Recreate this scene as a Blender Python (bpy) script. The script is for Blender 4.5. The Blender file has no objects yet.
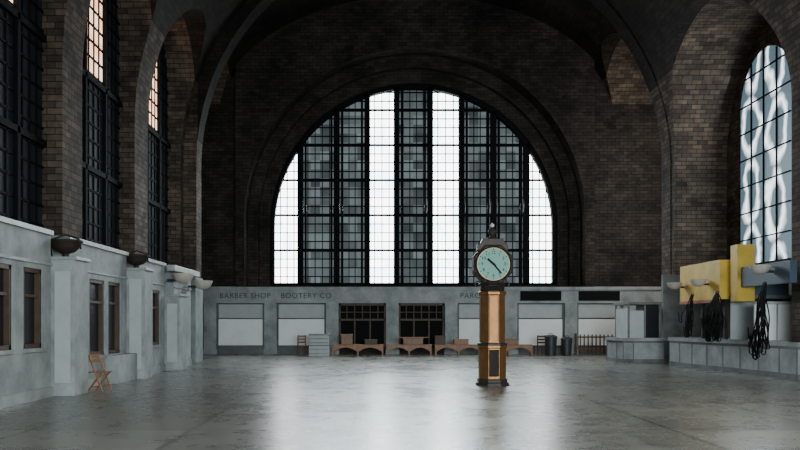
import bpy, bmesh, math, random
from mathutils import Vector, Matrix
random.seed(7)
S=bpy.context.scene
COL=S.collection
# ---------------------------------------------------------------- materials
def newmat(n):
    m=bpy.data.materials.new(n); m.use_nodes=True
    nt=m.node_tree; b=nt.nodes['Principled BSDF']; return m,nt,b
def L(nt,a,b): nt.links.new(a,b)
def simple(n,col,rough=.6,metal=0,var=.25,scale=3,bump=.0,col2=None,emit=0,spec=.5):
    m,nt,b=newmat(n)
    tc=nt.nodes.new('ShaderNodeTexCoord'); no=nt.nodes.new('ShaderNodeTexNoise')
    no.inputs['Scale'].default_value=scale; no.inputs['Detail'].default_value=6; no.inputs['Roughness'].default_value=.65
    L(nt,tc.outputs['Object'],no.inputs['Vector'])
    r=nt.nodes.new('ShaderNodeValToRGB'); r.color_ramp.elements[0].position=.3; r.color_ramp.elements[1].position=.7
    c2=col2 if col2 else tuple(c*(1-var) for c in col)
    r.color_ramp.elements[0].color=(*c2,1); r.color_ramp.elements[1].color=(*col,1)
    L(nt,no.outputs['Fac'],r.inputs['Fac']); L(nt,r.outputs['Color'],b.inputs['Base Color'])
    b.inputs['Roughness'].default_value=rough; b.inputs['Metallic'].default_value=metal; b.inputs['Specular IOR Level'].default_value=spec
    if bump:
        bp=nt.nodes.new('ShaderNodeBump'); bp.inputs['Strength'].default_value=bump; bp.inputs['Distance'].default_value=.02
        L(nt,no.outputs['Fac'],bp.inputs['Height']); L(nt,bp.outputs['Normal'],b.inputs['Normal'])
    if emit:
        L(nt,r.outputs['Color'],b.inputs['Emission Color']); b.inputs['Emission Strength'].default_value=emit
    return m
def brick(n,c1,c2,c3,w=.42,h=.17):
    m,nt,b=newmat(n)
    uv=nt.nodes.new('ShaderNodeUVMap'); uv.uv_map='UVMap'
    br=nt.nodes.new('ShaderNodeTexBrick')
    br.inputs['Scale'].default_value=1; br.inputs['Brick Width'].default_value=w; br.inputs['Row Height'].default_value=h
    br.inputs['Mortar Size'].default_value=.014; br.inputs['Mortar Smooth'].default_value=.4; br.inputs['Bias'].default_value=-.1
    br.inputs['Color1'].default_value=(*c1,1); br.inputs['Color2'].default_value=(*c2,1); br.inputs['Mortar'].default_value=(*c3,1)
    L(nt,uv.outputs['UV'],br.inputs['Vector'])
    tc=nt.nodes.new('ShaderNodeTexCoord')
    def nz(s,d,lo,hi,c0,c1_):
        no=nt.nodes.new('ShaderNodeTexNoise'); no.inputs['Scale'].default_value=s; no.inputs['Detail'].default_value=d; no.inputs['Roughness'].default_value=.7
        L(nt,tc.outputs['Object'],no.inputs['Vector'])
        r=nt.nodes.new('ShaderNodeValToRGB'); r.color_ramp.elements[0].position=lo; r.color_ramp.elements[1].position=hi
        r.color_ramp.elements[0].color=(*c0,1); r.color_ramp.elements[1].color=(*c1_,1)
        L(nt,no.outputs['Fac'],r.inputs['Fac']); return r.outputs['Color']
    def mul(a,b_):
        mx=nt.nodes.new('ShaderNodeMix'); mx.data_type='RGBA'; mx.blend_type='MULTIPLY'; mx.inputs['Factor'].default_value=1
        L(nt,a,mx.inputs['A']); L(nt,b_,mx.inputs['B']); return mx.outputs['Result']
    c=mul(br.outputs['Color'],nz(.35,7,.32,.72,(.38,.39,.41),(1.6,1.48,1.36)))
    c=mul(c,nz(1.6,5,.35,.6,(.6,.6,.6),(1.1,1.1,1.1)))
    L(nt,c,b.inputs['Base Color'])
    b.inputs['Roughness'].default_value=.8; b.inputs['Specular IOR Level'].default_value=.15
    bp=nt.nodes.new('ShaderNodeBump'); bp.inputs['Strength'].default_value=.5; bp.inputs['Distance'].default_value=.02; bp.invert=True
    L(nt,br.outputs['Fac'],bp.inputs['Height']); L(nt,bp.outputs['Normal'],b.inputs['Normal'])
    return m
M={}
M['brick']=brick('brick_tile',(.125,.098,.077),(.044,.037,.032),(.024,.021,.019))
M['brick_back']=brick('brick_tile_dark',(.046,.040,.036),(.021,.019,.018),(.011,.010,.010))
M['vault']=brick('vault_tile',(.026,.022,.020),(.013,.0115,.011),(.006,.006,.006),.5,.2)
M['stone']=simple('pale_stone',(.35,.39,.385),.7,0,.3,1.2,.15,col2=(.145,.165,.168))
M['stone2']=simple('grey_marble',(.35,.375,.37),.4,0,.4,2.0,.05,col2=(.165,.185,.187))
M['stone_dk']=simple('stained_stone',(.165,.175,.172),.75,0,.5,1.5,.1,col2=(.07,.07,.07))
M['board']=simple('white_board',(.82,.86,.85),.55,0,.12,1.3)
M['board2']=simple('grey_board',(.41,.45,.445),.6,0,.2,1.5)
M['iron']=simple('black_iron',(.006,.007,.008),.8,.0,.3,5,spec=.1)
M['rust']=simple('rusted_iron',(.035,.025,.02),.75,.3,.6,8,.3)
M['darkglass']=simple('dark_glass',(.012,.014,.016),.3,0,.4,1,spec=.25)
M['letter']=simple('dark_lettering',(.05,.055,.06),.6)
M['wood']=simple('brown_wood',(.24,.115,.05),.5,0,.5,4,.1)
M['wood2']=simple('orange_wood',(.3,.135,.055),.5,0,.45,4,.1)
M['wooddk']=simple('dark_wood',(.08,.046,.028),.6,0,.5,4,.1)
M['yellow']=simple('yellow_paint',(.66,.44,.055),.55,0,.3,2)
M['blue']=simple('slate_blue_paint',(.045,.08,.115),.6,0,.3,2)
M['bowl']=simple('pale_bowl',(.5,.46,.4),.5,0,.25,6)
M['cable']=simple('black_cable',(.006,.006,.006),.8,spec=.1)
M['brass']=simple('aged_bronze_gold',(.25,.125,.048),.5,.8,.35,5,.02,spec=.3)
M['bronze']=simple('dark_bronze',(.035,.028,.023),.55,.3,.4,6,spec=.3)
M['goldtrim']=simple('gold_trim',(.28,.18,.085),.5,.7,.2,6)
M['dial']=simple('pale_teal_dial',(.16,.3,.255),.7,0,.08,2,spec=.1)
M['black']=simple('matte_black',(.008,.008,.008),.8,spec=.1)
M['can']=simple('dark_plastic',(.03,.034,.036),.5)
M['redtrim']=simple('dull_red',(.36,.09,.05),.6)
def floor_mat():
    m,nt,b=newmat('worn_terrazzo')
    tc=nt.nodes.new('ShaderNodeTexCoord')
    def noise(sc,d=8,rg=.65):
        n=nt.nodes.new('ShaderNodeTexNoise'); n.inputs['Scale'].default_value=sc; n.inputs['Detail'].default_value=d; n.inputs['Roughness'].default_value=rg
        L(nt,tc.outputs['Object'],n.inputs['Vector']); return n
    n1=noise(.3); n2=noise(1.6,10,.72)
    r=nt.nodes.new('ShaderNodeValToRGB'); r.color_ramp.elements[0].position=.34; r.color_ramp.elements[1].position=.66
    r.color_ramp.elements[0].color=(.085,.084,.076,1); r.color_ramp.elements[1].color=(.29,.285,.25,1)
    add=nt.nodes.new('ShaderNodeMath'); add.operation='MULTIPLY_ADD'; add.inputs[1].default_value=.5; 
    h=nt.nodes.new('ShaderNodeMath'); h.operation='MULTIPLY'; h.inputs[1].default_value=.5
    L(nt,n2.outputs['Fac'],h.inputs[0]); L(nt,n1.outputs['Fac'],add.inputs[0]); L(nt,h.outputs[0],add.inputs[2])
    L(nt,add.outputs[0],r.inputs['Fac'])
    br=nt.nodes.new('ShaderNodeTexBrick'); br.offset=0; br.inputs['Scale'].default_value=1
    br.inputs['Brick Width'].default_value=2.4; br.inputs['Row Height'].default_value=2.4; br.inputs['Mortar Size'].default_value=.035
    br.inputs['Color1'].default_value=(1,1,1,1); br.inputs['Color2'].default_value=(.76,.76,.76,1); br.inputs['Mortar'].default_value=(.45,.45,.45,1)
    L(nt,tc.outputs['Object'],br.inputs['Vector'])
    mx=nt.nodes.new('ShaderNodeMix'); mx.data_type='RGBA'; mx.blend_type='MULTIPLY'; mx.inputs['Factor'].default_value=1
    L(nt,r.outputs['Color'],mx.inputs['A']); L(nt,br.outputs['Color'],mx.inputs['B'])
    L(nt,mx.outputs['Result'],b.inputs['Base Color'])
    rr=nt.nodes.new('ShaderNodeMapRange'); rr.inputs['From Min'].default_value=.35; rr.inputs['From Max'].default_value=.65
    rr.inputs['To Min'].default_value=.22; rr.inputs['To Max'].default_value=.34
    L(nt,add.outputs[0],rr.inputs['Value']); L(nt,rr.outputs['Result'],b.inputs['Roughness'])
    b.inputs['Specular IOR Level'].default_value=.5
    return m
M['floor']=floor_mat()
def glazing(n,c_hi,c_lo,strength,cell=(.5,.5,.48),lo=.25,hi=.75):
    m,nt,b=newmat(n)
    tc=nt.nodes.new('ShaderNodeTexCoord')
    sn=nt.nodes.new('ShaderNodeVectorMath'); sn.operation='SNAP'; sn.inputs[1].default_value=cell
    L(nt,tc.outputs['Object'],sn.inputs[0])
    wn=nt.nodes.new('ShaderNodeTexWhiteNoise'); L(nt,sn.outputs[0],wn.inputs['Vector'])
    no=nt.nodes.new('ShaderNodeTexNoise'); no.inputs['Scale'].default_value=.5; no.inputs['Detail'].default_value=3
    L(nt,tc.outputs['Object'],no.inputs['Vector'])
    a=nt.nodes.new('ShaderNodeMath'); a.operation='MULTIPLY_ADD'; a.inputs[1].default_value=.4
    h=nt.nodes.new('ShaderNodeMath'); h.operation='MULTIPLY'; h.inputs[1].default_value=.6
    L(nt,no.outputs['Fac'],h.inputs[0]); L(nt,wn.outputs['Value'],a.inputs[0]); L(nt,h.outputs[0],a.inputs[2])
    r=nt.nodes.new('ShaderNodeValToRGB'); r.color_ramp.elements[0].position=lo; r.color_ramp.elements[1].position=hi
    r.color_ramp.elements[0].color=(*c_lo,1); r.color_ramp.elements[1].color=(*c_hi,1)
    L(nt,a.outputs[0],r.inputs['Fac'])
    b.inputs['Base Color'].default_value=(.01,.012,.014,1); b.inputs['Roughness'].default_value=.6; b.inputs['Specular IOR Level'].default_value=.05
    L(nt,r.outputs['Color'],b.inputs['Emission Color']); b.inputs['Emission Strength'].default_value=strength
    return m
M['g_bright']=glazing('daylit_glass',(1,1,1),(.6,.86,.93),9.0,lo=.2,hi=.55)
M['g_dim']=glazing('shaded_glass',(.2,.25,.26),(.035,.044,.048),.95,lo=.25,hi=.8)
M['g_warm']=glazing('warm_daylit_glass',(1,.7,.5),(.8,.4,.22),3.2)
M['g_dark']=glazing('unlit_black_glass',(.02,.025,.03),(.003,.004,.005),.25)  # near-black glow painted into panes where outside light is blocked
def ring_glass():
    m,nt,b=newmat('blue_glass_light_loops')  # looping light painted into the emission of the panes
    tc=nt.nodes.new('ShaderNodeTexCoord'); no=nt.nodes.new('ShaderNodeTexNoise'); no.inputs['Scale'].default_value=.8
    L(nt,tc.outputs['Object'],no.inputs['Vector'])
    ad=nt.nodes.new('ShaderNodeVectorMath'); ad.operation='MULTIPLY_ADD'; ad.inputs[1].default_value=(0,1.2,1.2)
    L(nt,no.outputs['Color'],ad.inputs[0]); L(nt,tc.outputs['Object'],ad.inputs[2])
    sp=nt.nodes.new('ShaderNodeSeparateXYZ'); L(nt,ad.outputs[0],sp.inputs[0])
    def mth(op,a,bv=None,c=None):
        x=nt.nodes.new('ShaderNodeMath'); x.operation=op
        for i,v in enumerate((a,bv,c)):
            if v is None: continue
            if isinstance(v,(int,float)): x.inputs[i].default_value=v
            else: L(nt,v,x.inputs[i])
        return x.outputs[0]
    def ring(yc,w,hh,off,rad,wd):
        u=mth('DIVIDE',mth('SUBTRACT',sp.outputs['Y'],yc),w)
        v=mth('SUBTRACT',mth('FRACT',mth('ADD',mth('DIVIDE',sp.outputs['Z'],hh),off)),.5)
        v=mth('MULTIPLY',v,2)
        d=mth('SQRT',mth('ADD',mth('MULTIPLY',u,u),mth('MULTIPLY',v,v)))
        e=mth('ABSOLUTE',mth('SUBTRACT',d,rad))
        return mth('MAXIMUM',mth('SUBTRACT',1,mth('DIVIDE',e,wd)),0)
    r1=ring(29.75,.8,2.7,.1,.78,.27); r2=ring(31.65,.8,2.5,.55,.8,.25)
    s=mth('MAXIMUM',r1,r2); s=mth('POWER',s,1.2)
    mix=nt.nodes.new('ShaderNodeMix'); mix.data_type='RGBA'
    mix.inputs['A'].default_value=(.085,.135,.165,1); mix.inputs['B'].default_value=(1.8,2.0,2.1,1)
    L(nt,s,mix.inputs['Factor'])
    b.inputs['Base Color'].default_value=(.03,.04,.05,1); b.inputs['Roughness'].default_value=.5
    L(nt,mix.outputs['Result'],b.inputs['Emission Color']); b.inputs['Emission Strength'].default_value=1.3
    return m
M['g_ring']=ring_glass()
# ---------------------------------------------------------------- mesh builder
class MB:
    def __init__(s): s.v=[]; s.f=[]
    def box(s,x0,x1,y0,y1,z0,z1):
        i=len(s.v)
        s.v+=[(x0,y0,z0),(x1,y0,z0),(x1,y1,z0),(x0,y1,z0),(x0,y0,z1),(x1,y0,z1),(x1,y1,z1),(x0,y1,z1)]
        s.f+=[tuple(i+k for k in q) for q in ((0,3,2,1),(4,5,6,7),(0,1,5,4),(1,2,6,5),(2,3,7,6),(3,0,4,7))]; return s
    def prism(s,pts,ax,a,b):
        i=len(s.v); n=len(pts)
        for t in (a,b):
            for p,q in pts:
                s.v.append({'x':(t,p,q),'y':(p,t,q),'z':(p,q,t)}[ax])
        s.f.append(tuple(range(i,i+n))); s.f.append(tuple(range(i+2*n-1,i+n-1,-1)))
        for k in range(n):
            k2=(k+1)%n; s.f.append((i+k,i+k2,i+n+k2,i+n+k))
        return s
    def lathe(s,prof,cx=0,cy=0,n=24,rot=0,ax='z',c3=0):
        i=len(s.v); m=len(prof)
        for r,z in prof:
            for k in range(n):
                a=rot+2*math.pi*k/n; p,q=r*math.cos(a),r*math.sin(a)
                if ax=='z': s.v.append((cx+p,cy+q,z))
                elif ax=='y': s.v.append((cx+p,z,c3+q))
                else: s.v.append((z,cy+p,c3+q))
        for j in range(m-1):
            for k in range(n):
                k2=(k+1)%n; s.f.append((i+j*n+k,i+j*n+k2,i+(j+1)*n+k2,i+(j+1)*n+k))
        s.f.append(tuple(i+k for k in range(n))); s.f.append(tuple(i+(m-1)*n+k for k in reversed(range(n))))
        return s
    def tube(s,pts,r,n=6):
        i=len(s.v); P=[Vector(p) for p in pts]
        for j,p in enumerate(P):
            t=(P[min(j+1,len(P)-1)]-P[max(j-1,0)]).normalized()
            a=t.cross(Vector((.13,.98,.1)));  a=a if a.length>.05 else t.cross(Vector((1,0,0)))
            a.normalize(); b=t.cross(a)
            for k in range(n):
                q=p+a*r*math.cos(2*math.pi*k/n)+b*r*math.sin(2*math.pi*k/n); s.v.append(tuple(q))
        for j in range(len(P)-1):
            for k in range(n):
                k2=(k+1)%n; s.f.append((i+j*n+k,i+j*n+k2,i+(j+1)*n+k2,i+(j+1)*n+k))
        s.f.append(tuple(i+k for k in range(n))); s.f.append(tuple(i+(len(P)-1)*n+k for k in reversed(range(n))))
        return s
    def beam(s,a,b,w,h):
        a=Vector(a); b=Vector(b); t=(b-a).normalized()
        u=t.cross(Vector((0,0,1))); u=u if u.length>.05 else Vector((1,0,0)); u.normalize(); v=t.cross(u)
        i=len(s.v)
        for p in (a,b):
            for x,y in ((-1,-1),(1,-1),(1,1),(-1,1)): s.v.append(tuple(p+u*x*w/2+v*y*h/2))
        s.f+=[tuple(i+k for k in q) for q in ((0,3,2,1),(4,5,6,7),(0,1,5,4),(1,2,6,5),(2,3,7,6),(3,0,4,7))]; return s
    def mesh(s,name,off=(0,0,0)):
        me=bpy.data.meshes.new(name)
        me.from_pydata([(x-off[0],y-off[1],z-off[2]) for x,y,z in s.v],[],s.f)
        bm=bmesh.new(); bm.from_mesh(me); bmesh.ops.recalc_face_normals(bm,faces=bm.faces); bm.to_mesh(me); bm.free()
        return me
def mk(name,mb,mat,parent=None,off=(0,0,0),label=None,cat=None,group=None,kind=None,bevel=0,smooth=False):
    me=mb.mesh(name,off); o=bpy.data.objects.new(name,me); COL.objects.link(o)
    me.materials.append(M[mat] if isinstance(mat,str) else mat)
    if parent is None: o.location=off
    else: o.parent=parent
    if label: o['label']=label
    if cat: o['category']=cat
    if group: o['group']=group
    if kind: o['kind']=kind
    if bevel:
        b=o.modifiers.new('bevel','BEVEL'); b.width=bevel; b.segments=2; b.limit_method='ANGLE'
    if smooth:
        for p in me.polygons: p.use_smooth=True
        try: me.set_sharp_from_angle(angle=math.radians(35))
        except Exception: pass
    return o
def root(name,loc,label,cat,group=None,kind=None):
    o=bpy.data.objects.new(name,None); COL.objects.link(o); o.location=loc; o.empty_display_size=.2
    o['label']=label
    if cat: o['category']=cat
    if group: o['group']=group
    if kind: o['kind']=kind
    return o
def textmesh(name,body,size,loc,mat,ext=.01,rot=(math.pi/2,0,0),parent=None,align='CENTER',space=1.0,**kw):
    cu=bpy.data.curves.new(name,'FONT'); cu.body=body; cu.size=size; cu.extrude=ext; cu.align_x=align; cu.align_y='CENTER'; cu.space_character=space
    t=bpy.data.objects.new('tmp',cu); COL.objects.link(t); bpy.context.view_layer.update()
    me=bpy.data.meshes.new_from_object(t.evaluated_get(bpy.context.evaluated_depsgraph_get()))
    bpy.data.objects.remove(t); me.materials.clear(); me.materials.append(M[mat])
    o=bpy.data.objects.new(name,me); COL.objects.link(o); o.location=loc; o.rotation_euler=rot
    if parent: o.parent=parent
    for k,v in kw.items(): o[k]=v
    return o
# ---------------------------------------------------------------- hull with booleans
HW=10.1; SPR=8.3
def arch_prof(c,hw,zb,spr,rise,n=48):
    p=[(c-hw,zb),(c+hw,zb)]
    for k in range(n+1):
        a=math.pi*k/n; p.append((c+hw*math.cos(a),spr+rise*math.sin(a)))
    return p
def cutter(pts,ax,a,b):
    o=mk('cutter',MB().prism(pts,ax,a,b),'brick'); return o
leftW=[(3.1,8.2),(9.4,14.5),(15.7,20.6),(22.0,26.8),(28.3,33.1)]
nave=cutter(arch_prof(.15,10.25,-1,SPR,10.1,64),'y',-7,33.6)
nave2=cutter(arch_prof(.4,9.95,-1.02,SPR+.01,9.9,64),'y',33.3,34.7)
cross=cutter(arch_prof(0.1,10.35,-1.03,12.0,6.4,64),'y',34.55,42)
trans=cutter(arch_prof(38.4,3.5,-1.04,11.9,3.4,40),'x',-14.8,14.8)
lw=[cutter(arch_prof((a+b)/2,(b-a)/2,3.6,11.1,(b-a)/2,32),'x',-10.68,-3) for a,b in leftW]
rbay=cutter(arch_prof(28.6,4.7,-1.05,8.3,4.7,40),'x',5,12.6)
rbay2=cutter(arch_prof(17.6,4.7,-1.05,8.3,4.7,40),'x',5,12.6)
eA=cutter(arch_prof(0,8.75,3.5,6.95,8.75,64),'y',40,42.1)
eB=cutter(arch_prof(0,8.2,3.52,6.85,8.2,64),'y',42.05,42.5)
eC=cutter(arch_prof(0,7.65,3.54,6.7,7.65,64),'y',42.4,43.1)
def boolobj(name,mb,cuts,mat):
    o=mk(name,mb,mat,kind='structure')
    for i,c in enumerate(cuts):
        md=o.modifiers.new('b%d'%i,'BOOLEAN'); md.object=c; md.operation='DIFFERENCE'; md.solver='EXACT'
    bpy.context.view_layer.update()
    me=bpy.data.meshes.new_from_object(o.evaluated_get(bpy.context.evaluated_depsgraph_get()))
    o.modifiers.clear(); o.data=me
    uvl=me.uv_layers.get('UVMap') or me.uv_layers.new(name='UVMap')
    for p in me.polygons:
        n=p.normal
        for li in p.loop_indices:
            x,y,z=me.vertices[me.loops[li].vertex_index].co
            if abs(n.y)>.75:
                u,v=x,z
            elif abs(n.x)>abs(n.y)*1.2+.02:
                u=y; v=z if z<SPR else SPR+math.atan2(z-SPR,abs(x))*HW
            else:
                if abs(n.z)>.98 and abs(x)<9 and z>17: u,v=y,SPR+math.atan2(z-SPR,abs(x))*HW
                else: u,v=x,(z if abs(n.z)<.6 else y*1.0+3)
            uvl.data[li].uv=(u,v)
    return o
wl=boolobj('wall_left',MB().box(-16,-9.5,-6,41.7,0,20),[nave,nave2,cross,trans]+lw,'brick')
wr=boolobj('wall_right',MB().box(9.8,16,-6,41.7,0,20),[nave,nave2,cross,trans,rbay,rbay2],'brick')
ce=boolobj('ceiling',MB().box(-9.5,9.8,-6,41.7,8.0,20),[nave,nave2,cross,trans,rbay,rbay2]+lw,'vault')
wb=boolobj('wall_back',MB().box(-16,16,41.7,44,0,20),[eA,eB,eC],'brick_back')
ring=boolobj('trim_1',MB().box(-9.2,9.2,41.0,41.69,3.45,18.6),[eA],'brick_back')
wl['label']='brown brick hall wall with tall arched window bays'; wr['label']='brown brick hall wall with deep arched bays'
ce['label']='dark tiled barrel vault with cross arches'; wb['label']='dark brick end wall around the great arched window'
ring['label']='dark brick ring of the great end arch'
for c in [nave,nave2,cross,trans,rbay,rbay2,eA,eB,eC]+lw: bpy.data.objects.remove(c)
fl=mk('floor',MB().box(-16,16,-6,44,-.2,0),'floor',kind='structure',label='worn grey terrazzo floor with dull sheen')
def arch_ring(r0,r1,spr,zb,y0,y1,n=64):
    mb=MB()
    outer=[(r1,zb)]+[(r1*math.cos(math.pi*k/n),spr+r1*math.sin(math.pi*k/n)) for k in range(n+1)]+[(-r1,zb)]
    inner=[(r0,zb)]+[(r0*math.cos(math.pi*k/n),spr+r0*math.sin(math.pi*k/n)) for k in range(n+1)]+[(-r0,zb)]
    N=len(outer); 
    for pl in (outer,inner):
        for y in (y0,y1):
            for x,z in pl: mb.v.append((x,y,z))
    o0,o1,i0,i1=0,N,2*N,3*N
    for k in range(N-1):
        mb.f+=[(o0+k,o0+k+1,i0+k+1,i0+k),(o1+k,i1+k,i1+k+1,o1+k+1),(o0+k,o1+k,o1+k+1,o0+k+1),(i0+k,i0+k+1,i1+k+1,i1+k)]
    mb.f+=[(o0,i0,i1,o1),(o0+N-1,o1+N-1,i1+N-1,i0+N-1)]
    return mb
# ---------------------------------------------------------------- great window
def ztop(x,R,spr): return spr+math.sqrt(max(R*R-x*x,0))
WR,WS,WB=7.5,6.65,3.62
cols=[-7.48,-6.04,-4.1,-2.46,-.9,.9,2.57,4.28,6.04,7.48]
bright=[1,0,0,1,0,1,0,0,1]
w1=root('window_1',(0,42.95,WB),'great arched steel window with bright and shaded glazed strips',None,kind='structure')
off=(0,42.95,WB)
bars=MB(); lat=MB()
for i in range(9):
    a,b=cols[i],cols[i+1]
    n=12; top=[(b+(a-b)*k/n, max(ztop(b+(a-b)*k/n,WR,WS),WB+.1)) for k in range(n+1)]
    mk('glass_strip',MB().prism([(a,WB),(b,WB)]+top,'y',42.98,43.0),'g_bright' if bright[i] else 'g_dim',w1,off,label='bright daylit glass strip' if bright[i] else 'grey shaded glass strip')
    nb=4 if bright[i] else 5
    for k in range(1,nb):
        x=a+(b-a)*k/nb; t=.045
        bars.box(x-t/2,x+t/2,42.9,42.97,WB,ztop(x,WR,WS))
    step=.47; z=WB+step; c=0
    while z<14.1:
        lim=WR if z<WS else math.sqrt(max(WR*WR-(z-WS)**2,0))
        x0,x1=max(a,-lim),min(b,lim)
        t=.045 if bright[i] else (.16 if c%4==3 else .055)
        if bright[i] and c%4==3: t=.11
        if x1-x0>.1: bars.box(x0,x1,42.88,42.96,z-t/2,z+t/2)
        z+=step; c+=1
for x in cols[1:-1]:
    mk('mullion',MB().box(x-.15,x+.15,42.6,42.97,WB,ztop(x,WR,WS)+.05),'iron',w1,off)
for i in range(9):
    if not bright[i]:
        a,b=cols[i],cols[i+1]
        for x in (a+.28,b-.28): lat.box(x-.05,x+.05,42.7,42.9,WB,ztop(x,WR,WS))
mk('sill_beam',MB().box(-WR,WR,42.6,42.97,WB-.05,WB+.12),'iron',w1,off)
mk('glazing_bars',bars,'iron',w1,off)
mk('service_lattice',lat,'iron',w1,off)
mk('arch_frame',arch_ring(7.42,7.66,6.68,3.6,42.6,43.0),'iron',w1,off)
# ---------------------------------------------------------------- left windows
for wi,(a,b) in enumerate(leftW):
    c=(a+b)/2; R=(b-a)/2; X=-10.62; spr=11.1
    wn=root('window_%d'%(wi+2),(X,c,3.6),'tall arched black steel window with sunlit upper panes',None,kind='structure')
    off=(X,c,3.6)
    br=MB()
    e=[a,a+1.45,b-1.6,b]
    topf=lambda y: spr+math.sqrt(max(R*R-(y-c)**2,0))
    for i in range(3):
        y0,y1=e[i],e[i+1]; n=10
        top=[(y1+(y0-y1)*k/n,max(topf(y1+(y0-y1)*k/n),9)) for k in range(n+1)]
        if i==1:
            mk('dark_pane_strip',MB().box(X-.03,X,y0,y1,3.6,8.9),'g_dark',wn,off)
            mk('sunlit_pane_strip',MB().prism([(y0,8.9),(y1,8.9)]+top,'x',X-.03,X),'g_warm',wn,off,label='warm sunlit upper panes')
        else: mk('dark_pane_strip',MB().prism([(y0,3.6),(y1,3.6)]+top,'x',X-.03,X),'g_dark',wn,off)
        nb=4
        for k in range(1,nb):
            y=y0+(y1-y0)*k/nb; br.box(X,X+.04,y-.025,y+.025,3.6,topf(y))
        z=4.1
        while z<13.6:
            lim=R if z<spr else math.sqrt(max(R*R-(z-spr)**2,0))
            u,v=max(y0,c-lim),min(y1,c+lim)
            if v-u>.05: br.box(X,X+.04,u,v,z-.03,z+.03)
            z+=.5
    mk('glazing_bars',br,'iron',wn,off)
    for y in e[1:3]: mk('mullion',MB().box(X,X+.12,y-.07,y+.07,3.6,topf(y)),'iron',wn,off)
    for z in (6.2,8.9): mk('transom',MB().box(X,X+.12,a,b,z-.08,z+.08),'iron',wn,off)
    mk('sill',MB().box(X,X+.3,a,b,3.6,3.8),'iron',wn,off)
def right_window(idx,a,b,mat):
    c=(a+b)/2; R=(b-a)/2; X=12.55; zb=3.8; spr=11.9-R
    wn=root('window_%d'%idx,(X,c,zb),'arched window with pale blue rippled light in its panes',None,kind='structure'); off=(X,c,zb)
    g=MB(); n=24
    g.prism([(a,zb),(b,zb)]+[(c+R*math.cos(math.pi*k/n),spr+R*math.sin(math.pi*k/n)) for k in range(n+1)],'x',X,X+.03)
    br=MB(); topf=lambda y: spr+math.sqrt(max(R*R-(y-c)**2,0))
    for k in range(1,4):
        y=a+(b-a)*k/4; br.box(X-.06,X,y-.02,y+.02,zb,topf(y))
    z=zb+1.05
    while z<11.8:
        lim=R if z<spr else math.sqrt(max(R*R-(z-spr)**2,0)); br.box(X-.06,X,c-lim,c+lim,z-.02,z+.02); z+=1.05
    br.box(X-.1,X,a,b,zb-.08,zb+.08)
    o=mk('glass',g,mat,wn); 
    mk('frame',br,'black',wn,off)
    o.matrix_parent_inverse=Matrix.Translation((-X,-c,-zb))
    return wn
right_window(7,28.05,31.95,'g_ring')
# ---------------------------------------------------------------- back wall shop fronts
mk('trim_3',MB().box(-14.8,14.8,41.45,41.69,0,3.5),'stone_dk',kind='structure',label='grey stained stone lower wall')
mk('trim_4',MB().box(-14.8,14.8,41.05,41.45,2.65,3.3).box(-14.8,14.8,40.93,41.45,3.3,3.45).box(-14.8,14.8,41.0,41.45,2.62,2.7),'stone',kind='structure',label='pale stone fascia and ledge over the shop fronts')
pil=[-10.5,-7.41,-4.24,-1.16,1.86,4.93,8.0,11.0]
for i,x in enumerate(pil):
    mk('trim_%d'%(i+5),MB().box(x-.32,x+.32,41.0,41.45,.0,2.62).box(x-.36,x+.36,40.95,41.45,0,.25).box(x-.02,x+.02,40.985,41.0,.3,2.5),'stone',kind='structure',label='pale stone shop front pilaster')
labs={0:'white two-piece board closing the barber shop front',1:'white two-piece board closing the bootery front',4:'white board closing the parcel room front',5:'white board closing a shop front',6:'white board standing behind a wooden rail fence'}
for i in (0,1,4,5,6):
    a,b=pil[i]+.38,pil[i+1]-.38
    o=((a+b)/2,41.3,0); r=root('boarded_panel',o,labs[i],'panel','boards closing the shop fronts')
    mk('upper_board',MB().box(a,b,41.2,41.28,1.86,2.56),'board2',r,o,label='grey upper board',bevel=.01)
    mk('lower_board',MB().box(a,b-.04,41.12,41.2,.45,1.8),'board',r,o,label='white lower board',bevel=.01)
    mk('kick_rail',MB().box(a,b,41.22,41.3,.0,.38),'stone_dk',r,o)
    for q in (a,b): mk('stile',MB().box(q-.03,q+.03,41.1,41.3,0,2.6),'stone_dk',r,o)
for j,i in enumerate((2,3)):
    a,b=pil[i]+.34,pil[i+1]-.34; c=(a+b)/2; o=(c,41.3,0)
    r=root('window_%d'%(8+j),o,'dark shop window with small upper panes',None,kind='structure')
    mk('glass',MB().box(a,b,41.4,41.44,.0,2.6),'black',r,o)
    f=MB().box(a,b,41.25,41.4,1.72,1.82).box(a,b,41.25,41.4,2.5,2.6).box(a,a+.08,41.25,41.4,0,2.6).box(b-.08,b,41.25,41.4,0,2.6)
    for k in range(1,6): x=a+(b-a)*k/6; f.box(x-.02,x+.02,41.3,41.4,1.8,2.5)
    f.box(a,b,41.3,41.4,2.14,2.18)
    for k in (1,2): x=a+(b-a)*k/3; f.box(x-.035,x+.035,41.28,41.4,0,1.75)
    mk('frame',f,'wooddk',r,o)
    mk('stallriser',MB().box(a,b,41.2,41.4,0,.3),'rust',r,o)
mk('transom_window',MB().box(5.4,7.5,41.0,41.04,2.74,3.24),'black',None,(6.4,41.0,2.74),'dark glazed strip set in the pale fascia','transom window')
mk('transom_window',MB().box(8.4,10.5,41.0,41.04,2.74,3.24),'black',None,(9.5,41.0,2.74),'dark glazed strip set in the pale fascia','transom window')
def px2x(px,s): return (px-375)/s-2.05
textmesh('shop_sign','BARBER SHOP',.38,(px2x(245,19.5),41.03,2.99),'letter',space=1.12,label='dark metal letters reading BARBER SHOP on pale fascia',category='sign lettering')
textmesh('shop_sign','BOOTERY CO',.38,(px2x(306,19.5),41.03,2.99),'letter',space=1.12,label='dark metal letters reading BOOTERY CO on pale fascia',category='sign lettering')
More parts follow.
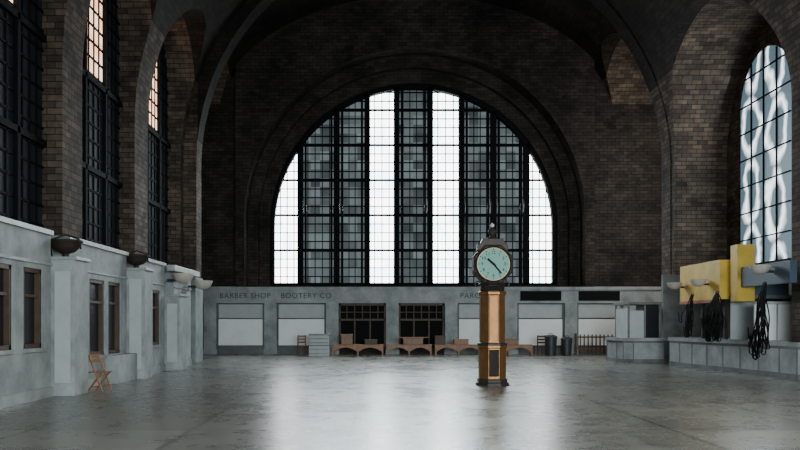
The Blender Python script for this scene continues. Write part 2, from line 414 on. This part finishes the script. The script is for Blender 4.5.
textmesh('shop_sign','PARCEL',.38,(px2x(474,19.5),41.03,2.99),'letter',space=1.12,label='dark metal letters reading PARCEL on pale fascia',category='sign lettering')
# ---------------------------------------------------------------- left shop fronts
SX=-9.1
def shopfront(y0,y1,ops,lab,base=None,top=3.5):
    o=(SX,(y0+y1)/2,0); r=root('shopfront',o,lab,'shop front','pale shop fronts along the side wall')
    w=MB(); th=.22; cur=y0
    for (a,b,za,zb) in ops:
        w.box(SX-th,SX,cur,a,0,top); w.box(SX-th,SX,a,b,0,za); w.box(SX-th,SX,a,b,zb,top); cur=b
    w.box(SX-th,SX,cur,y1,0,top)
    w.box(-10.08,SX-th,y0,y1,top-.2,top); w.box(-10.08,SX-th,y1-.2,y1,0,top-.2); w.box(-10.08,SX-th,y0,y0+.2,0,top-.2)
    mk('wall_panel',w,'stone',r,o)
    mk('cornice',MB().box(-10.08,SX+.07,y0,y1,top+.002,top+.1).box(SX,SX+.04,y0,y1,2.84,2.9),'stone2',r,o)
    mk('skirting',MB().box(SX,SX+.05,y0,y1,0,.22),'stone2',r,o)
    for (a,b,za,zb) in ops:
        wn=mk('window',MB().box(SX-.16,SX-.13,a,b,za,zb),'darkglass',r,o,label='dark brown framed shop window')
        f=MB().box(SX-.14,SX-.02,a,a+.09,za,zb).box(SX-.14,SX-.02,b-.09,b,za,zb).box(SX-.14,SX-.02,a,b,za,za+.09).box(SX-.14,SX-.02,a,b,zb-.09,zb).box(SX-.14,SX-.04,a,b,zb-.6,zb-.54)
        mk('frame',f,'wooddk',wn)
        wn.children[0].data.transform(Matrix.Translation((-o[0],-o[1],-o[2])))
        mk('window_sill',MB().box(SX-.02,SX+.06,a-.04,b+.04,za-.08,za),'stone2',r,o)
    if base: mk('ledge_box',MB().box(SX,SX+.32,base[0],base[1],0,base[2]),'stone',r,o,bevel=.01)
    return r
shopfront(8,17.39,[(9,10.2,1.08,2.73),(12.2,13.4,1.08,2.73),(14.3,15.55,1.08,2.73),(16.05,16.95,1.08,2.73)],'pale grey plaster shop front with brown framed windows')
shopfront(18.31,22.69,[(18.7,19.4,.5,2.7),(19.75,20.85,.78,2.7),(21.15,22.15,.78,2.7)],'pale grey shop front with narrow dark windows and ledge box',base=(20.9,22.65,.75))
shopfront(23.61,26.79,[(24.0,24.6,.9,2.66),(24.85,26.2,.9,2.66)],'pale grey shop front with one wide dark window')
shopfront(28.01,30.6,[(28.6,29.9,.9,2.6)],'pale shop front end block near the hall crossing')
def pierbox(y0,y1,top,lab):
    o=(-8.85,(y0+y1)/2,0); r=root('pilaster_box',o,lab,'pilaster','box piers between the shop fronts')
    mk('body',MB().box(-10.05,-8.6,y0+.02,y1-.02,0,top),'stone',r,o,bevel=.015)
    mk('cap',MB().box(-10.05,-8.55,y0+.01,y1-.01,top,top+.07),'stone2',r,o,bevel=.01)
    mk('front_panel',MB().box(-9.02,-8.68,y0-.0,y0+.02,.3,top-.25),'board2',r,o)
    return top+.07
def uplight(x,y,z,mat,lab,sc=1):
    r=root('uplight_bowl',(x,y,z),lab,'light fixture','bowl uplights on the pilasters')
    b=MB().lathe([(.05,.0),(.08,.03),(.07,.09),(.2,.14),(.31,.24),(.34,.34),(.36,.36),(.33,.37),(.3,.3),(.05,.2)],n=20)
    for v in range(len(b.v)): b.v[v]=tuple(q*sc for q in b.v[v])
    mk('bowl',b,mat,r,smooth=True)
    mk('lamp_rim',MB().lathe([(.34*sc,.35*sc),(.37*sc,.355*sc),(.37*sc,.39*sc),(.34*sc,.4*sc)],n=20),mat,r)
    h=MB()
    h.tube([(-.3*sc,0,.02),(-.34*sc,0,.2*sc),(-.3*sc,0,.42*sc),(0,0,.52*sc),(.3*sc,0,.42*sc),(.34*sc,0,.2*sc)],.02,6)
    mk('yoke',h,mat,r)
    return r
t1=pierbox(17.4,18.3,2.98,'pale plaster box pier carrying a dark bowl light')
t2=pierbox(22.7,23.6,3.1,'pale plaster box pier carrying a dark bowl light')
t3=pierbox(26.8,28.0,2.5,'pale plaster box pier beside the end shop front')
uplight(-8.95,17.85,t1,'rust','rusted dark metal bowl light on pale box pier')
uplight(-9.68,17.8,t1,'rust','rusted dark metal bowl light on pale box pier',.8)
uplight(-8.95,23.15,t2,'rust','rusted dark metal bowl light on pale box pier')
def sconce(x,y,z,side,lab,sc=1):
    r=root('wall_sconce',(x,y,z),lab,'light fixture','pale bowl sconces')
    mk('bowl',MB().lathe([(.03*sc,-.16*sc),(.12*sc,-.14*sc),(.24*sc,-.05*sc),(.3*sc,.08*sc),(.31*sc,.12*sc),(.28*sc,.12*sc),(.2*sc,0)],n=20),'bowl',r,smooth=True)
    mk('bracket',MB().box(min(0,side*.45*sc),max(0,side*.45*sc),-.04,.04,-.1*sc,-.03*sc),'rust',r)
    return r
sconce(-8.65,27.5,3.15,-1,'pale cream bowl sconce on shop front bracket',1.2)
sconce(-8.55,30.2,3.05,-1,'pale cream bowl sconce at the end of the shop fronts',1.2)
mk('fascia_beam',MB().box(-9.03,-8.75,26.8,30.6,3.35,3.55),'stone2',None,(-8.9,28.7,3.35),'pale projecting fascia beam over the end shop front','beam',bevel=.01)
def folding_chair(loc,rz):
    r=root('folding_chair',loc,'small brown wooden folding chair beside the pale shop front','chair')
    w=.19
    for s in (-1,1):
        mk('leg',MB().beam((s*w,-.2,0),(s*w,.16,.85),.03,.035),'wood2',r)
        mk('leg',MB().beam((s*(w-.035),.22,0),(s*(w-.035),-.16,.45),.03,.035),'wood2',r)
    sl=MB()
    for k in range(6): y=-.2+k*.075; sl.box(-w,w,y,y+.06,.44,.46)
    mk('seat',sl,'wood',r)
    mk('backrest',MB().beam((-w,.15,.82),(w,.15,.82),.02,.09).beam((-w,.115,.7),(w,.115,.7),.02,.05),'wood2',r)
    mk('stretcher',MB().beam((-w,-.14,.14),(w,-.14,.14),.02,.03),'wood',r)
    mk('stretcher',MB().beam((-w+.03,.16,.1),(w-.03,.16,.1),.02,.03),'wood',r)
    r.rotation_euler=(0,0,rz); return r
folding_chair((-8.5,18.75,0),math.radians(75))
# ---------------------------------------------------------------- clock
CY=20.6; CX=(492-375)/38.8-2.05
ck=root('pillar_clock',(CX,CY,0),'bronze octagonal pillar clock with round pale teal dial','clock')
R8=math.pi/8
def oct_(pr): return MB().lathe([(r/math.cos(R8),z) for r,z in pr],n=8,rot=R8)
mk('base',oct_([(.41,0),(.41,.07),(.37,.09),(.37,.15),(.35,.18)]),'bronze',ck)
mk('plinth',oct_([(.335,.18),(.335,.95),(.36,.97),(.36,1.02),(.33,1.05)]),'brass',ck)
mk('plinth_collar',oct_([(.365,1.02),(.365,1.08),(.32,1.1)]),'bronze',ck,label='dark bronze collar')
mk('grille_panel',MB().box(-.125,.125,-.352,-.336,.24,.92),'black',ck,label='dark ventilation grille')
gr=MB()
for k in range(9): x=-.1+k*.025; gr.beam((x,-.355,.27),(x,-.355,.89),.004,.004)
for k in range(22): z=.28+k*.029; gr.beam((-.1,-.355,z),(.1,-.355,z),.004,.004)
mk('grille',gr,'bronze',ck)
mk('shaft',oct_([(.31,1.05),(.31,2.3),(.345,2.33),(.345,2.39),(.3,2.42)]),'brass',ck)
for s in (-1,1): mk('panel_trim',MB().box(s*.11-.008,s*.11+.008,-.322,-.31,1.14,2.28),'bronze',ck)
mk('name_plate',MB().box(-.26,.26,-.36,-.28,2.43,2.55),'black',ck)
mk('capital',oct_([(.29,2.42),(.29,2.56),(.34,2.6),(.26,2.66)]),'bronze',ck)
ZC=3.1
mk('head',MB().lathe([(.5/math.cos(R8)*k,y) for k,y in ((.9,-.2),(1,-.17),(1,.17),(.9,.2))],n=8,rot=R8,ax='y',c3=ZC),'bronze',ck)
mk('bezel',MB().lathe([(.46,-.2),(.46,-.24),(.4,-.24),(.4,-.2)],n=40,ax='y',c3=ZC),'black',ck,label='dark ring around the dial')
mk('bezel_bead',MB().lathe([(.42,-.2),(.42,-.246),(.405,-.246)],n=40,ax='y',c3=ZC),'goldtrim',ck,label='thin gilt bead')
mk('dial',MB().lathe([(.405,-.2),(.405,-.25)],n=40,ax='y',c3=ZC),'dial',ck,label='round pale teal clock dial')
for k in range(12):
    a=math.pi*2*k/12
    mk('hour_mark',MB().beam((math.sin(a)*.35,-.252,ZC+math.cos(a)*.35),(math.sin(a)*.395,-.252,ZC+math.cos(a)*.395),.014,.014),'black',ck)
for k in range(1,13):
    a=math.pi*2*k/12
    textmesh('numeral',str(k),.115,(math.sin(a)*.29,-.252,ZC+math.cos(a)*.29),'black',.002,parent=ck)
def hand(nm,ang,l,w):
    a=math.radians(ang); d=Vector((math.sin(a),0,math.cos(a))); p=Vector((0,-.265,ZC))
    mk(nm,MB().beam(p-d*.07,p+d*l,w*.5,w),'black',ck)
hand('hour_hand',312,.2,.05); hand('minute_hand',140,.31,.038)
mk('hand_hub',MB().lathe([(.03,-.25),(.03,-.276)],n=12,ax='y',c3=ZC),'black',ck)
mk('crown',MB().prism([(-.4,ZC+.36),(.4,ZC+.36),(.38,ZC+.5),(.3,ZC+.55),(.26,ZC+.66),(-.26,ZC+.66),(-.3,ZC+.55),(-.38,ZC+.5)],'y',-.17,.17),'bronze',ck,bevel=.01)
mk('finial',MB().lathe([(.16,ZC+.66),(.13,ZC+.7),(.05,ZC+.73),(.09,ZC+.78),(.11,ZC+.84),(.09,ZC+.9),(.04,ZC+.94),(.01,ZC+.98)],n=16),'bronze',ck,smooth=True)
mk('bulb',MB().lathe([(.01,ZC+.95),(.055,ZC+.98),(.06,ZC+1.03),(.01,ZC+1.08)],n=12),'board2',ck,smooth=True)
for s in (-1,1):
    sc=MB(); pts=[]
    for k in range(14):
        t=k/13; a=t*4.4; rr=.12*(1-.6*t); pts.append((s*(.38-rr*math.cos(a)*.8),0,ZC-.52+rr*math.sin(a)))
    sc.tube(pts,.018,6); mk('scroll_bracket',sc,'bronze',ck)
# ---------------------------------------------------------------- benches and items at far end
BH=.56
def bench_parts(r,ln):
    h=BH; mk('seat',MB().box(-ln/2,ln/2,-.25,.25,h-.05,h),'wood2',r,bevel=.01)
    n=max(2,int(round(ln/1.1)))+1
    for k in range(n):
        x=-ln/2+.06+(ln-.12)*k/(n-1)
        mk('leg',MB().prism([(-.24,0),(-.12,0),(-.08,.2),(0,.27),(.08,.2),(.12,0),(.24,0),(.25,h-.05),(-.25,h-.05)],'x',x-.035,x+.035),'wood2',r)
    for k in range(n-1):
        x0=-ln/2+.1+(ln-.12)*k/(n-1); x1=x0+(ln-.12)/(n-1)-.08; m=10
        mk('apron',MB().prism([(x0,.22),(x0,h-.05),(x1,h-.05),(x1,.22)]+[(x1+(x0-x1)*j/m,.22+.2*math.sin(math.pi*j/m)) for j in range(1,m)],'y',-.24,-.2),'wood2',r)
X=lambda p: px2x(p,20.6)
for i,(p,q) in enumerate([(332,384),(386,432),(434,482),(484,532)]):
    x0,x1=X(p),X(q)
    r=root('waiting_bench',((x0+x1)/2,38.8,0),'long brown wooden waiting bench with arched apron','bench','row of wooden benches before the shop fronts')
    bench_parts(r,x1-x0-.02)
def crate(px,w,d,h,mat,lab):
    r=root('crate',(X(px),38.85,BH),lab,'crate')
    mk('body',MB().box(-w/2,w/2,-d/2,d/2,0,h),mat,r,bevel=.01)
    mk('lid',MB().box(-w/2-.02,w/2+.02,-d/2-.02,d/2+.02,h,h+.04),mat,r,bevel=.005)
    for s in (-1,1): mk('batten',MB().box(s*(w/2-.09)-.035,s*(w/2-.09)+.035,-d/2-.02,-d/2,.02,h-.02),mat,r)
crate(347,.55,.4,.46,'wood','small brown wooden crate on the bench')
crate(371,.6,.4,.2,'wooddk','flat dark wooden box on the bench')
crate(413,.95,.4,.28,'wood','low brown wooden box on the bench')
crate(440,.5,.4,.38,'wooddk','dark brown wooden box on the bench')
crate(461,.7,.4,.22,'wood2','flat orange brown box on the bench')
crate(510,.8,.4,.24,'wood','flat brown box on the bench')
for k in range(3):
    o=mk('plank',MB().box(-.75,.75,-.05,.05,0,.03),'redtrim' if k==1 else 'wood2',None,(0,0,0),'loose orange brown plank lying on the wooden box','plank','loose planks on the bench')
    o.location=(X(412)+(0,.08,-.08)[k],38.72+.13*k,BH+.325); o.rotation_euler=(0,0,0)
r=root('grey_chest',(X(319.5),38.9,0),'pale grey stacked chest beside the wooden benches','chest')
mk('body',MB().box(-.5,.5,-.35,.35,0,.5),'board2',r,bevel=.02)
mk('upper_body',MB().box(-.47,.47,-.33,.33,.52,1.0),'board2',r,bevel=.02)
mk('lid',MB().box(-.5,.5,-.36,.36,1.0,1.08),'stone',r,bevel=.02)
for z in (.1,.3): mk('slat',MB().box(-.46,.46,-.37,-.35,z,z+.06),'stone',r)
for z in (.62,.82): mk('slat',MB().box(-.44,.44,-.35,-.33,z,z+.06),'stone',r)
def wood_chair(loc,rz,lab,mat='wood'):
    r=root('wooden_chair',loc,lab,'chair')
    for x in (-.2,.2):
        mk('leg',MB().beam((x,-.2,0),(x,-.2,.45),.04,.04),mat,r); mk('leg',MB().beam((x,.2,0),(x,.22,1.0),.04,.04),mat,r)
    mk('seat',MB().box(-.23,.23,-.23,.23,.45,.49),mat,r,bevel=.01)
    b=MB()
    for z in (.65,.8,.95): b.box(-.2,.2,.19,.23,z-.04,z+.03)
    mk('backrest',b,mat,r); r.rotation_euler=(0,0,rz); return r
wood_chair((X(302),39.6,0),.5,'brown wooden ladder back chair beside the grey chest')
wood_chair((X(540),38.9,0),-.6,'dark wooden chair beside the benches','wooddk')
def can(px,lab,h=1.0,rr=.3):
    r=root('trash_can',(X(px),39.3,0),lab,'trash can','dark cans beside the benches')
    mk('body',MB().lathe([(rr*.8,0),(rr,h*.85),(rr*1.06,h*.86),(rr*1.06,h*.9)],n=20),'can',r,smooth=True)
    mk('lid',MB().lathe([(rr*1.08,h*.9),(rr*1.02,h*.95),(rr*.5,h*1.02),(.05,h*1.03)],n=20),'can',r,smooth=True)
    mk('handle',MB().tube([(-.1,0,h*1.01),(-.08,0,h*1.08),(.08,0,h*1.08),(.1,0,h*1.01)],.015),'can',r)
can(553,'dark plastic trash can with domed lid'); can(569,'dark plastic trash can with domed lid',.9,.27)
r=root('rail_fence',(px2x(598,19.8),40.4,0),'low dark wooden picket fence before the white board','fence')
for k in range(12):
    x=-1.1+k*.2; mk('picket',MB().box(x-.03,x+.03,-.03,0,.05,1.02),'wooddk',r)
mk('rail',MB().box(-1.15,1.15,0,.05,.25,.33),'wood',r); mk('rail',MB().box(-1.15,1.15,0,.05,.85,.93),'wood',r)
for s in (-1.12,1.12): mk('post',MB().box(s-.04,s+.04,0,.08,0,1.08),'wooddk',r)
# ---------------------------------------------------------------- right kiosks
def counter(name,pts,z1,lab,cat):
    cx=sum(p[0] for p in pts)/len(pts); cy=sum(p[1] for p in pts)/len(pts); o=(cx,cy,0)
    r=root(name,o,lab,cat)
    def sc(k): 
        out=[]
        for x,y in pts:
            d=Vector((x-cx,y-cy)); l=d.length; d=d*(1+k/l); out.append((cx+d.x,cy+d.y))
        return out
    mk('body',MB().prism(sc(-.06),'z',.15,z1-.12),'stone2',r,o)
    mk('plinth',MB().prism(sc(-.01),'z',0,.15),'stone_dk',r,o)
    mk('band',MB().prism(sc(-.03),'z',z1-.2,z1-.12),'stone_dk',r,o)
    mk('countertop',MB().prism(sc(.08),'z',z1-.12,z1-.04),'stone2',r,o)
    mk('countertop_edge',MB().prism(sc(.04),'z',z1-.04,z1),'stone2',r,o)
    for (x,y) in sc(-.05):
        if x<10.1: mk('panel_rib',MB().box(x-.015,x+.015,y-.015,y+.015,.15,z1-.2),'stone_dk',r,o)
    return r,o
ptsA=[(10.4,31.3),(9.8,31.3),(9.35,31.05),(9.15,30.5),(9.15,29.5),(9.2,28.5),(9.3,27.5),(9.45,26.5),(9.6,25.5),(9.72,24.5),(9.8,23.4),(9.8,22.4),(9.98,22.4),(9.98,24.3),(12.1,24.3),(12.1,31.3)]
counter('ticket_counter',ptsA,1.05,'curved grey marble ticket counter with stepped top','counter')
bo=(10.6,28,1.05)
rb=root('ticket_booth',bo,'ticket booth frame with yellow fascia standing on the marble counter','booth')
for y,x in ((30.1,9.65),(28.6,9.65),(27.0,9.75)): mk('post',MB().box(x,x+.12,y,y+.12,1.05,2.4),'rust',rb,bo)
mk('fascia',MB().box(9.5,9.78,26.8,30.3,2.4,3.72),'yellow',rb,bo,label='yellow painted fascia',bevel=.01)
mk('fascia_end',MB().box(9.78,11.2,30.1,30.3,2.4,3.72),'yellow',rb,bo)
mk('fascia_near_end',MB().box(9.78,10.15,26.8,27.0,2.4,3.72),'yellow',rb,bo)
mk('tall_pier',MB().box(9.68,10.25,25.9,26.4,2.3,4.15),'yellow',rb,bo,label='taller yellow painted box',bevel=.01)
mk('red_strip',MB().box(9.48,9.55,26.8,30.3,2.3,2.4),'redtrim',rb,bo,label='dull red strip under the fascia')
mk('soffit',MB().box(9.8,12.2,26.0,30.0,2.4,2.5),'stone_dk',rb,bo)
mk('blue_fascia',MB().box(9.78,9.98,22.8,25.85,2.75,3.4),'blue',rb,bo,label='slate blue painted fascia sign',bevel=.01)
mk('back_panel',MB().box(10.9,10.98,27.4,30.0,1.05,2.3),'darkglass',rb,bo,label='dark back panel')
mk('hood_end_panel',MB().box(10.26,11.4,26.0,26.05,2.5,3.4),'blue',rb,bo)
mk('white_panel',MB().box(10.05,10.75,25.5,25.56,1.05,2.2),'board',rb,bo,label='white upright panel on the counter')
mk('white_panel',MB().box(10.8,11.6,25.5,25.56,1.05,2.2),'board',rb,bo,label='white upright panel on the counter')
mk('panel_ledge',MB().box(10.0,11.7,25.3,25.6,2.2,2.28),'board2',rb,bo)
mk('mid_panel',MB().box(10.0,11.6,27.1,27.15,1.05,2.3),'board2',rb,bo,label='pale grey panel')
sconce(9.15,29.9,3.0,1,'pale cream bowl sconce on the yellow fascia',.9)
sconce(9.15,27.7,3.0,1,'pale cream bowl sconce on the yellow fascia',.9)
sconce(9.4,23.8,3.2,1,'pale cream bowl sconce on the blue fascia',1.0)
def cables(x,y,z0,z1,n,spread,lab):
    r=root('cable_bundle',(x,y,z1),lab,'cables')
    mb=MB()
    for k in range(n):
        pts=[]; a=random.uniform(-spread,spread); b=random.uniform(-.25,.0); e=z0+random.uniform(0,.6); ph=random.random()*6
        if k<2: e=z0
        for j in range(14):
            t=j/13; pts.append((b*t-.05*math.sin(t*3),a*math.sin(t*1.7)+.09*math.sin(ph+t*8),-(z1-e-.06)*t))
        y_=pts[-1][1]
        pts+= [(b-.03,y_+.05,pts[-1][2]-.03),(b-.06,y_+.12,pts[-1][2]+.02),(b-.07,y_+.14,pts[-1][2]+.35)]
        mb.tube(pts,.018,5)
    o=mk('strands',mb,'cable',r,smooth=True); o['kind']='stuff'
    mk('hook',MB().tube([(.06,0,.02),(0,0,.05),(-.06,0,0),(-.05,0,-.05)],.015),'rust',r)
cables(9.3,28.6,1.07,2.6,8,.4,'tangled black cables hanging onto the counter under the yellow fascia')
cables(9.25,26.4,.95,2.6,26,.85,'wide tangle of black cables hanging over the counter edge')
cables(9.3,23.3,.5,2.75,20,.4,'thick tangle of black cables hanging over the counter')
ptsB=[(x,y-.1) for x,y in [(9.6,32.2),(8.3,32.1),(7.95,32.35),(7.8,32.8),(7.8,34.2),(8.0,34.6),(9.6,34.7)]]
counter('information_counter',ptsB,1.0,'small rounded grey marble counter','counter')
bo=(8.8,33.4,1.0); rb=root('glazed_booth',bo,'small glazed booth frame with pale panels on marble counter','booth')
for x,y in ((8.2,32.4),(8.85,32.4),(9.45,32.4),(8.2,34.1)): mk('post',MB().box(x,x+.07,y,y+.07,1,2.35),'stone_dk',rb,bo)
mk('roof_frame',MB().box(8.15,9.58,32.36,34.22,2.35,2.45),'stone_dk',rb,bo)
mk('panel',MB().box(8.27,8.85,32.43,32.45,1.0,2.1),'board2',rb,bo,label='pale panel'); mk('panel',MB().box(8.92,9.45,32.43,32.45,1.0,2.3),'darkglass',rb,bo,label='dark glass panel')
mk('side_panel',MB().box(8.22,8.24,32.48,34.1,1.0,2.2),'board2',rb,bo)
mk('trim_20',MB().box(12.3,12.58,23.95,33.25,0,3.6),'stone_dk',kind='structure',label='grey stone lower wall of the deep bay')
mk('trim_21',MB().box(9.86,12.5,33.05,33.28,0,3.6),'stone_dk',kind='structure',label='grey stone pier base')
mk('trim_22',MB().box(-10.3,-9.45,33.0,34.4,0,3.5),'stone',kind='structure',label='pale stone pier base')
def vent(x,y,z,w,h):
    r=root('vent_grille',(x,y,z),'small dark iron vent grille in the brickwork','vent grille','wall vents')
    mk('frame',MB().box(-w/2,w/2,-.04,0,-h/2,-h/2+.06).box(-w/2,w/2,-.04,0,h/2-.06,h/2).box(-w/2,-w/2+.06,-.04,0,-h/2,h/2).box(w/2-.06,w/2,-.04,0,-h/2,h/2),'rust',r)
    b=MB()
    n=int(h/.12)
    for k in range(1,n): z_=-h/2+h*k/n; b.box(-w/2,w/2,-.03,0,z_-.02,z_+.02)
    mk('bars',b,'iron',r)
vent(px2x(700,24),33.3,(323-75)/24+1.6,.5,1.1)
vent(px2x(215,19.2),41.7,(323-76)/19.2+1.6,.6,.9)
# ---------------------------------------------------------------- lights, world, camera
def area(loc,rot,sx,sy,e,col,spread=180):
    d=bpy.data.lights.new('area','AREA'); d.shape='RECTANGLE'; d.size=sx; d.size_y=sy; d.energy=e; d.color=col; d.spread=math.radians(spread)
    o=bpy.data.objects.new('daylight_and_fill',d); COL.objects.link(o); o.location=loc; o.rotation_euler=rot; return o
area((2,-4,3.5),(math.radians(83),0,0),12,4,1650,(.86,.96,1),84)  # added stand-in for windows behind the camera, low to light the floor
area((9.6,9,6),(math.radians(72),0,math.radians(82)),12,5,650,(1,.95,.87),130)
area((0,42.4,8.5),(math.radians(-58),0,0),12,8,2300,(.82,.95,1),115)
area((12.2,30.4,8),(math.radians(90),0,math.radians(90)),4,7,180,(.85,.93,1))
area((12.8,35.2,8),(math.radians(85),0,math.radians(0)),3,9,520,(1,.95,.88))  # added fill brightening the right transept wall, no known window here
w=bpy.data.worlds.new('World'); S.world=w; w.use_nodes=True
bg=w.node_tree.nodes['Background']; bg.inputs['Color'].default_value=(.56,.76,.84,1); bg.inputs['Strength'].default_value=.33
cam=bpy.data.cameras.new('Camera'); co=bpy.data.objects.new('Camera',cam); COL.objects.link(co)
co.location=(-2.05,0,1.6); co.rotation_euler=(math.pi/2,0,0); cam.sensor_width=36; cam.lens=36; cam.shift_x=25/800; cam.shift_y=98/800
cam.clip_end=200
S.camera=co
